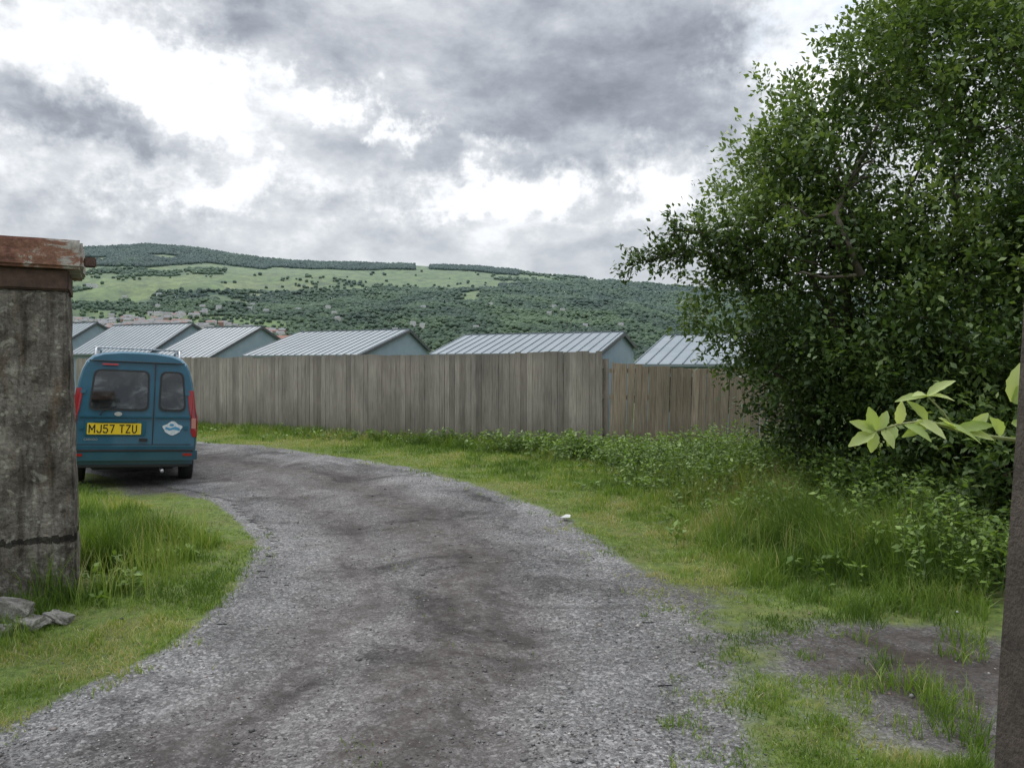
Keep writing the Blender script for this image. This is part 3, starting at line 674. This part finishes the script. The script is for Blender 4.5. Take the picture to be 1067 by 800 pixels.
leaf(q,(.35,-.2,.85),.075,.020,(-.3,-1,.2)); leaf(q,(.9,-.2,-.1),.08,.020,(0,-.7,.8)); leaf((.97,1.49,1.49),(.5,-.3,-.5),.07,.018,(0,-.9,.4)); leaf(q,(.8,-.3,.5),.08,.020,(0,-.9,.4)); leaf((.95,1.49,1.466),(-.5,-.3,.6),.05,.012,(0,-.9,.4))
V=[];F=[];A=[]
for base_,d,L,wd,up,curl in lv:
    base_=np.array(base_);d=np.array(d,float)+R.normal(0,.08,3);d/=np.linalg.norm(d);up=np.array(up,float)+R.normal(0,.2,3);up-=d*(up@d);up/=np.linalg.norm(up);s=np.cross(d,up)
    n_=9; b0=len(V); a_=R.uniform(0,1); curl=curl*R.uniform(.3,2.4)
    for i in range(n_):
        t=i/(n_-1); wv_=wd*(math.sin(math.pi*min(1,t*.93+.04))**.8)*(1-.25*t)*(1+.07*(-1)**i)
        c0=base_+d*L*t-up*curl*L*t*t
        V+= [c0-s*wv_/1.+up*wv_*.45,c0,c0+s*wv_/1.+up*wv_*.45]; A+=[a_,a_*.7+.3,a_]
    for i in range(n_-1):
        q=b0+i*3; F+=[(q,q+1,q+4,q+3),(q+1,q+2,q+5,q+4)]
mk('twig_leaves',V,F,TWIGLM,{'var':A},smooth=True,parent=tw)
T.make('twig_stem',simple('twig_stem_mat',(.28,.30,.12),.6),tw)
# ---------------------------------------------------------------- van
van=empty('parked_van',(-5.42,10.95,-.135),(0,math.radians(2.6),math.radians(26))); van.scale=(1,1,1.06)
BODY,nt,b=newmat('blue_paint_mat',(.02,.16,.23),.32,.25)
n1=noise(nt,obj(nt),3,5); zo=sep(nt,obj(nt))[2]
c=ramp(nt,n1,[(.3,(.008,.085,.14)),(.7,(.014,.115,.18))])
c=mix(nt,mrange(nt,nmath(nt,'ADD',zo,nmath(nt,'MULTIPLY',noise(nt,obj(nt),9,6),.3)),.35,.85,.5,0),c,(.06,.07,.07))
nt.links.new(c,b.inputs['Base Color']); b.inputs['Coat Weight'].default_value=.7; b.inputs['Coat Roughness'].default_value=.05
nt.links.new(mrange(nt,n1,.3,.7,.28,.42),b.inputs['Roughness'])
BLK=simple('black_plastic_mat',(.02,.02,.02),.6); TYRE=simple('tyre_mat',(.018,.018,.018),.85,0,.3,20,.3)
GLS,nt,b=newmat('van_glass_mat',(.03,.036,.038),.04,0,1.0)
g_=noise(nt,scalev(nt,obj(nt),(2,1,3)),2.2,4,.6,.6); nt.links.new(ramp(nt,g_,[(.4,(.008,.010,.011)),(.55,(.03,.036,.038)),(.68,(.10,.115,.12))]),b.inputs['Base Color'])  # mottled reflection painted into the opaque glass base colour
RED,_,bb_=newmat('red_lens_mat',(.30,.01,.012),.18); bb_.inputs['Coat Weight'].default_value=.6
ORG,_,_=newmat('clear_lens_mat',(.5,.22,.18),.2); YEL=simple('yellow_plate_mat',(.82,.56,.02),.4,0,.04); CHAR=simple('plate_text_mat',(.01,.01,.01),.5); SIL=simple('silver_mat',(.5,.5,.5),.35,.6); WHT=simple('white_sticker_mat',(.62,.66,.68),.5,0,.25,30); SKY=simple('blue_sticker_mat',(.08,.30,.50),.5,0,.1); RAIL=simple('roof_rail_mat',(.38,.40,.42),.4,.4)
prof=[(0,.27),(.66,.27),(.77,.32),(.815,.42),(.83,.6),(.832,.8),(.828,.95),(.80,1.05),(.78,1.2),(.750,1.4),(.708,1.57),(.66,1.68),(.585,1.755),(.46,1.80),(.24,1.825),(0,1.83)]
def yoff(z): return max(0,z-1.0)*.13+ max(0,z-1.6)**2*2.2
def ytop(y):
    return float(np.interp(y,[0,2.3,2.75,3.25,3.4,3.85,4.0],[1.83,1.83,1.74,1.16,1.06,.90,.72]))
rings=[]
for y,sx in [(0,.955),(.025,.982),(.08,1),(.5,1),(1.1,1),(1.7,1),(2.3,1),(2.55,1),(2.75,1),(3.0,.995),(3.25,.985),(3.4,.975),(3.65,.955),(3.85,.92),(3.97,.85)]:
    top=ytop(y); ring=[]
    full=prof+[(-px_,pz_) for px_,pz_ in prof[-2:0:-1]]
    for px_,pz_ in full:
        zz=pz_ if pz_<.7 else .7+(pz_-.7)*(top-.7)/(1.83-.7)
        zc=1.0
        if y<.05: zz=zc+(zz-zc)*(sx+ .012)
        yy2=y+(yoff(pz_) if y<.6 else 0)*(1 if y<.1 else .6)
        xx2=px_*sx
        if y>2.5 and pz_>1.0:
            kx=(1.83-top)/(1.83-.9); xx2=px_*sx*(1+.06*kx)
        ring.append((xx2,yy2,zz))
    rings.append(ring)
N=len(rings[0]); V=[p for r_ in rings for p in r_]; F=[]
for i in range(len(rings)-1):
    for j in range(N): F.append((i*N+j,i*N+(j+1)%N,(i+1)*N+(j+1)%N,(i+1)*N+j))
F.append(tuple(range(N)));F.append(tuple(reversed(range((len(rings)-1)*N,len(rings)*N))))
body=mk('body',V,F,BODY,parent=van)
bm=bmesh.new(); bm.from_mesh(body.data); bmesh.ops.recalc_face_normals(bm,faces=bm.faces); bm.to_mesh(body.data); bm.free()
cut=[]
for xs_ in (-1,1):
    for yw in (.72,3.28):
        me=bpy.data.meshes.new('c'); bm=bmesh.new(); bmesh.ops.create_cone(bm,cap_ends=True,segments=28,radius1=.355,radius2=.355,depth=.34,matrix=Matrix.Translation((xs_*.76,yw,.30))@Matrix.Rotation(math.pi/2,4,'Y')); bm.to_mesh(me); bm.free()
        o=link(bpy.data.objects.new('c',me)); cut.append(o)
for o in cut: o.parent=van
for o in cut:
    md=body.modifiers.new('b','BOOLEAN'); md.operation='DIFFERENCE'; md.object=o; md.solver='EXACT'
bpy.context.view_layer.update()
dg=bpy.context.evaluated_depsgraph_get(); nm=bpy.data.meshes.new_from_object(body.evaluated_get(dg)); body.modifiers.clear(); body.data=nm
for o in cut: bpy.data.objects.remove(o)
nm.polygons.foreach_set('use_smooth',[True]*len(nm.polygons)); nm.set_sharp_from_angle(angle=math.radians(24))
def rpoly(name,pts,mat,proud=.006,th=.03,parent=van,bev=0):
    n_=len(pts); V=[(a,yoff(c)-proud,c) for a,c in pts]+[(a*1.0,yoff(c)-proud+th,c) for a,c in pts]
    F=[tuple(range(n_))]+[(i,i+n_,(i+1)%n_+n_,(i+1)%n_) for i in range(n_)]+[tuple(range(2*n_-1,n_-1,-1))]
    o=mk(name,V,F,mat,parent=parent)
    bm=bmesh.new(); bm.from_mesh(o.data); bmesh.ops.recalc_face_normals(bm,faces=bm.faces)
    if bev: bmesh.ops.bevel(bm,geom=[e for e in bm.edges if all(v.co.y<yoff(v.co.z)-proud+.001 for v in e.verts)],offset=bev,segments=2,affect='EDGES')
    bm.to_mesh(o.data); bm.free(); return o
def rquad(x0b,x1b,x0t,x1t,z0,z1,r=.05,k=5):
    P4=[np.array(p) for p in [(x0b,z0),(x1b,z0),(x1t,z1),(x0t,z1)]]; out=[]
    for i in range(4):
        p=P4[i];a=P4[i-1];c=P4[(i+1)%4]; da=(a-p)/np.linalg.norm(a-p);dc=(c-p)/np.linalg.norm(c-p); A_=p+da*r;C_=p+dc*r
        for t in np.linspace(0,1,k): out.append(tuple((1-t)**2*A_+2*t*(1-t)*p+t*t*C_))
    return out
rpoly('rear_window_seal',rquad(-.60,.17,-.55,.16,1.03,1.575,.09),BLK,.004)
rpoly('rear_window_glass',rquad(-.575,.145,-.525,.135,1.055,1.55,.08),GLS,.009)
rpoly('rear_window_seal_2',rquad(.29,.665,.30,.61,1.03,1.575,.09),BLK,.004)
rpoly('rear_window_glass_2',rquad(.315,.64,.325,.585,1.055,1.55,.08),GLS,.009)
rpoly('door_seam',[(.226,.58),(.240,.58),(.240,1.0),(.240,1.35),(.240,1.70),(.226,1.70),(.226,1.35),(.226,1.0)],BLK,.003)
rpoly('door_seam_top',[(-.62,1.685),(.62,1.685),(.62,1.695),(-.62,1.695)],BLK,.002,.05)
rpoly('door_seam_bottom',[(-.74,.572),(.74,.572),(.74,.582),(-.74,.582)],BLK,.002)
rpoly('door_crease',rquad(-.70,.21,-.70,.21,.935,.96,.01),BODY,.014,.03,van,.005)
rpoly('door_crease_2',rquad(.255,.73,.255,.73,.935,.96,.01),BODY,.014,.03,van,.005)
rpoly('plate_recess',rquad(-.64,.14,-.64,.14,.69,.90,.03),BODY,.012,.03,van,.006)
rpoly('plate_light_bar',rquad(-.52,.02,-.52,.02,.872,.918,.015),BODY,.035,.05,van,.008)
rpoly('number_plate',rquad(-.60,.08,-.60,.08,.712,.862,.012,3),YEL,.022,.012)
rpoly('door_handle',rquad(.06,.17,.06,.17,.62,.66,.012,3),BLK,.03,.04)
rpoly('oval_badge',[(-.22+.05*math.cos(t),.985+.028*math.sin(t)) for t in np.linspace(0,6.283,20,endpoint=False)],SIL,.02,.02)
for sx_ in (-1,1):
    def xo(z): return float(np.interp(z,[p[1] for p in prof[1:13]],[p[0] for p in prof[1:13]]))*.985
    zs=np.linspace(.68,1.32,10)
    pts=[(sx_*(xo(z)+.006),z) for z in zs]+[(sx_*(xo(z)-(.085 if 0<i<9 else .055)),z) for i,z in list(enumerate(zs))[::-1]]
    rpoly('tail_light',pts,RED,.012,.14,van,.008)
    pts=[(sx_*(xo(z)-.015),z) for z in (.80,.88,.94)]+[(sx_*(xo(z)-.075),z) for z in (.94,.88,.80)]
    rpoly('reversing_lens',pts,ORG,.016,.02)
    rpoly('bumper_reflector',rquad(sx_*.70-.06,sx_*.70+.06,sx_*.70-.06,sx_*.70+.06,.43,.465,.008,3),RED,.085,.03)
    for z in (.78,1.25): rpoly('hinge',rquad(sx_*.67-.03,sx_*.67+.03,sx_*.67-.03,sx_*.67+.03,z,z+.05,.008,3),BODY,.016,.02)
rpoly('high_brake_light',rquad(-.45,-.25,-.45,-.25,1.63,1.655,.006,3),RED,.012,.02)
T=Tubes(); T.add([(-.45,-.005,.965),(-.42,.0,1.02),(-.02,.035,1.14)],.008,.005,6); T.add([(-.40,.0,1.045),(.10,.025,1.12)],.007,.005,6); T.make('rear_wiper',BLK,van)
def lathe_box(name,x,y0,y1,z0,z1,mat,bev=.04):
    bm=bmesh.new(); bmesh.ops.create_cube(bm,size=1)
    for v in bm.verts: v.co=Vector((v.co.x*2*x,y0+(v.co.y+.5)*(y1-y0),z0+(v.co.z+.5)*(z1-z0)))
    bmesh.ops.bevel(bm,geom=bm.edges[:],offset=bev,segments=4,affect='EDGES')
    me=bpy.data.meshes.new(name);bm.to_mesh(me);bm.free();me.materials.append(mat);me.polygons.foreach_set('use_smooth',[True]*len(me.polygons)); me.set_sharp_from_angle(angle=math.radians(35))
    return link(bpy.data.objects.new(name,me),van)
lathe_box('rear_bumper',.838,-.075,.30,.31,.555,BODY,.06)
lathe_box('bumper_strip',.78,-.084,0,.485,.512,BLK,.008)
lathe_box('bumper_lower',.74,-.05,.3,.275,.312,BLK,.012)
lathe_box('front_bumper',.82,3.6,4.05,.28,.58,BODY,.06)
lathe_box('underbody',.55,.2,3.8,.22,.29,BLK,.02)
T=Tubes(); T.add([(.35,.5,.24),(.38,-.04,.22)],.025,.025,10); T.make('exhaust_pipe',SIL,van)
for sx_ in (-1,1):
    T=Tubes(); pts=[(sx_*.56,.42,1.76),(sx_*.56,.50,1.845),(sx_*.56,.7,1.86),(sx_*.56,1.6,1.865),(sx_*.56,2.15,1.85),(sx_*.56,2.3,1.76)]; T.add(pts,.018,.018,8)
    T.add([(sx_*.56,1.35,1.74),(sx_*.56,1.35,1.86)],.02,.018,8); T.make('roof_rail',RAIL,van)
T=Tubes(); T.add([(-.60,.72,1.875),(.60,.72,1.875)],.011,.011,8); T.make('cross_bar',RAIL,van)
for xs_ in (-1,1):
    for yw in (.72,3.28):
        def ring_(prf,seg=36):
            V=[];F=[]; n_=len(prf)
            for i in range(seg):
                t=2*math.pi*i/seg
                for (xx,r_) in prf: V.append((xs_*.73+xs_*xx,yw+r_*math.cos(t),.30+r_*math.sin(t)))
            for i in range(seg):
                for j in range(n_-1): F.append((i*n_+j,((i+1)%seg)*n_+j,((i+1)%seg)*n_+j+1,i*n_+j+1))
            return V,F
        V,F=ring_([(-.09,.18),(-.095,.27),(-.07,.30),(.0,.303),(.07,.30),(.095,.27),(.085,.19)]); mk('tyre',V,F,TYRE,smooth=True,parent=van)
        V,F=ring_([(-.09,.19),(-.02,.0001)]); mk('wheel_back',V,F,BLK,smooth=True,parent=van)
        V,F=ring_([(.088,.195),(.07,.18),(.05,.12),(.065,.06),(.07,.0001)]); mk('hubcap',V,F,SIL,smooth=True,parent=van)
def xside(z): return float(np.interp(z,[p[1] for p in prof[1:14]],[p[0] for p in prof[1:14]]))
def spoly(name,sx_,pts,mat,proud=.006):
    n_=len(pts); V=[(sx_*(xside(c)+proud),a,c) for a,c in pts]+[(sx_*(xside(c)-.03),a,c) for a,c in pts]
    mk(name,V,[tuple(range(n_)),tuple(range(2*n_-1,n_-1,-1))]+[(i,i+n_,(i+1)%n_+n_,(i+1)%n_) for i in range(n_)],mat,parent=van)
for sx_ in (-1,1):
    for a,b0,a2,b2 in [(.42,1.12,.50,1.12),(1.2,2.02,1.2,2.02),(2.1,2.95,2.1,2.58)]:
        q=[(a,1.04),(b0,1.04),(b0*.6+b2*.4,1.25),(b2,1.56),(a2,1.56),(a*.6+a2*.4,1.25)]
        spoly('side_window',sx_,q,GLS)
    for yy0 in (1.16,2.06): spoly('side_seam',sx_,[(yy0,.45),(yy0+.01,.45),(yy0+.01,.8),(yy0+.01,1.0),(yy0+.01,1.3),(yy0+.01,1.6),(yy0,1.6),(yy0,1.3),(yy0,1.0),(yy0,.8)],BLK,.002)
    bm=bmesh.new(); bmesh.ops.create_icosphere(bm,subdivisions=2,radius=1)
    for v in bm.verts: v.co=Vector((sx_*.87+v.co.x*.08,2.72+v.co.y*.06,1.10+v.co.z*.08))
    me=bpy.data.meshes.new('wing_mirror');bm.to_mesh(me);bm.free();me.materials.append(BODY);link(bpy.data.objects.new('wing_mirror',me),van)
mk('windscreen',[(-.66,2.82,1.70),(.66,2.82,1.70),(.74,3.22,1.22),(-.74,3.22,1.22)],[(0,1,2,3)],GLS,parent=van)
def text(name,s,mat,width,height,cx,cz,y,off=0.0,track=1.0):
    cu=bpy.data.curves.new(name,'FONT'); cu.body=s; cu.size=1; cu.extrude=.004; cu.offset=off; cu.space_character=track
    o=bpy.data.objects.new(name,cu); sc.collection.objects.link(o); bpy.context.view_layer.update()
    me=bpy.data.meshes.new_from_object(o.evaluated_get(bpy.context.evaluated_depsgraph_get())); bpy.data.objects.remove(o)
    co=np.array([v.co[:] for v in me.vertices]); mn=co.min(0);mx_=co.max(0)
    for v in me.vertices:
        a=(v.co.x-mn[0])/(mx_[0]-mn[0])-.5; b_=(v.co.y-mn[1])/(mx_[1]-mn[1])-.5
        v.co=Vector((cx+a*width,y-(v.co.z)*.3,cz+b_*height))
    me.materials.clear(); me.materials.append(mat); link(bpy.data.objects.new(name,me),van)
# plate characters as plain strokes, one by one
G={'M':[[(0,0),(0,1),(.5,.35),(1,1),(1,0)]],'J':[[(1,1),(1,.22),(.78,0),(.25,0),(0,.25)]],'5':[[(.95,1),(.1,1),(.05,.58),(.7,.6),(1,.42),(1,.18),(.75,0),(.2,0),(0,.15)]],'7':[[(0,1),(1,1),(.4,0)]],'T':[[(0,1),(1,1)],[(.5,1),(.5,0)]],'Z':[[(0,1),(1,1),(0,0),(1,0)]],'U':[[(0,1),(0,.25),(.25,0),(.75,0),(1,.25),(1,1)]]}
V=[];F=[]
cx=-.572; sw=.0075
for ch in 'MJ57 TZU':
    if ch==' ': cx+=.045; continue
    cw=.066 if ch=='M' else .050
    for pl in G[ch]:
        pp=[np.array((cx+p[0]*cw,.738+p[1]*.098)) for p in pl]
        for a0,b0 in zip(pp[:-1],pp[1:]):
            d=(b0-a0)/np.linalg.norm(b0-a0); nn=np.array((-d[1],d[0]))*sw; e0=a0-d*sw*.8; e1=b0+d*sw*.8; bi=len(V)
            dz=len(V)*2e-6
            for q in (e0-nn,e1-nn,e1+nn,e0+nn): V.append((q[0],-.0245-dz,q[1]))
            F.append((bi,bi+1,bi+2,bi+3))
    cx+=cw+.030
mk('plate_text',V,F,CHAR,parent=van)
text('model_lettering','CARVOO',SIL,.17,.028,-.55,.645,-.004)
rpoly('door_sticker',[(.49+.125*math.cos(t)*(1+.12*math.sin(5*t)),.80+.085*math.sin(t)*(1+.15*math.cos(4*t))) for t in np.linspace(0,6.283,36,endpoint=False)],WHT,.005,.01)
rpoly('door_sticker_wave',[(.39,.79),(.45,.77),(.51,.785),(.59,.765),(.59,.80),(.53,.825),(.46,.80),(.40,.82)],SKY,.0075,.004)
rpoly('door_sticker_dot',[(.48+.03*math.cos(t),.845+.018*math.sin(t)) for t in np.linspace(0,6.283,14,endpoint=False)],SKY,.0075,.004)
# ---------------------------------------------------------------- world
w=bpy.data.worlds.new('World'); sc.world=w; w.use_nodes=True; nt=w.node_tree; bg=nt.nodes['Background']
SE,SA=math.radians(52),math.radians(-35)
sky=nt.nodes.new('ShaderNodeTexSky'); sky.sky_type='NISHITA'; sky.sun_disc=False; sky.sun_elevation=SE; sky.sun_rotation=SA; sky.air_density=1.2; sky.dust_density=2
gen=nt.nodes.new('ShaderNodeTexCoord').outputs['Generated']
s=sep(nt,gen)
az=nmath(nt,'MULTIPLY',nmath(nt,'ARCTAN2',s[0],s[1]),57.3); el=nmath(nt,'MULTIPLY',nmath(nt,'ARCSINE',s[2]),57.3)
gv=scalev(nt,gen,(1,1,1.9))
n1=noise(nt,gv,3.8,6,.56,.15); n2=noise(nt,gv,12,5,.62,.15)
v=nmath(nt,'ADD',nmath(nt,'MULTIPLY',n1,.62),nmath(nt,'MULTIPLY',n2,.38))
azel=nt.nodes.new('ShaderNodeCombineXYZ')
wn=sep(nt,noise(nt,gen,11,5,.65,0,True))
nt.links.new(nmath(nt,'ADD',az,nmath(nt,'MULTIPLY',nmath(nt,'SUBTRACT',wn[0],.5),20)),azel.inputs[0]); nt.links.new(nmath(nt,'ADD',el,nmath(nt,'MULTIPLY',nmath(nt,'SUBTRACT',wn[1],.5),11)),azel.inputs[1])
def blob(a0,e0,ra,re,wt):
    sb=nt.nodes.new('ShaderNodeVectorMath'); sb.operation='SUBTRACT'; nt.links.new(azel.outputs[0],sb.inputs[0]); sb.inputs[1].default_value=(a0,e0,0)
    ml=scalev(nt,sb.outputs[0],(1/ra,1/re,0)); ln=nt.nodes.new('ShaderNodeVectorMath'); ln.operation='LENGTH'; nt.links.new(ml,ln.inputs[0])
    return mrange(nt,ln.outputs['Value'],1.3,.0,0,wt,True)
for B in [(-28.4,21.5,10,6,.21),(-22.6,18.3,6,3.4,.18),(-23.2,12.4,7,2.6,.21),(-32.2,12,6.5,4,.18),(-8.4,16.9,2.2,1.4,.18),(-13.6,18.8,3.2,1.4,.15),(-1.7,12.4,9,2.2,.23),(11.8,12.8,5.5,3.4,.21),(22.2,22,6.5,8,.26),(-1,15.8,2.4,1.2,.12),
    (-20.7,22.2,6,3.0,-.12),(-6,22.4,14,5.5,-.06),(8.3,19.2,13,4.6,-.12),(-30.6,16,8,1.8,-.12),(6.2,13,3.6,2.0,-.12),(-10.9,11.8,8,1.8,-.06)]:
    v=nmath(nt,'ADD',v,blob(*B))
hz=mrange(nt,el,11,4,0,1,True)
c=ramp(nt,v,[(.29,(.25,.275,.32)),(.39,(.37,.40,.455)),(.48,(.53,.56,.61)),(.56,(.70,.73,.77)),(.63,(.95,.97,1.0)),(.74,(1.2,1.2,1.2))])
c=mix(nt,nmath(nt,'MULTIPLY',hz,.65),c,(.64,.68,.72))
c=mix(nt,nmath(nt,'MULTIPLY',blob(23,23,5,5,1.0),mrange(nt,n2,.42,.58,.1,.7)),c,(.55,.72,.97))
zen=mrange(nt,el,28,60,1,3.4,True)
sv=nt.nodes.new('ShaderNodeVectorMath'); sv.operation='SCALE'; nt.links.new(c,sv.inputs[0]); nt.links.new(nmath(nt,'MULTIPLY',zen,10),sv.inputs['Scale'])
c=mix(nt,.95,sky.outputs[0],sv.outputs[0])
nt.links.new(c,bg.inputs['Color']); bg.inputs['Strength'].default_value=.105
L=bpy.data.lights.new('sun','SUN'); L.energy=1.5; L.angle=math.radians(16); L.color=(1,.96,.9)
o=link(bpy.data.objects.new('sun',L)); dirv=Vector((math.sin(SA)*math.cos(SE),math.cos(SA)*math.cos(SE),math.sin(SE))); o.rotation_euler=dirv.to_track_quat('Z','Y').to_euler()
cam=bpy.data.cameras.new('camera'); cam.sensor_fit='HORIZONTAL'; cam.sensor_width=36; cam.lens=36*800/1067; cam.shift_y=-19/1067; cam.clip_start=.05; cam.clip_end=20000
co=link(bpy.data.objects.new('camera',cam)); co.location=(0,0,1.6); co.rotation_euler=(math.pi/2,0,0); sc.camera=co
sc.view_settings.view_transform='Standard'; sc.view_settings.look='None'; sc.view_settings.exposure=0
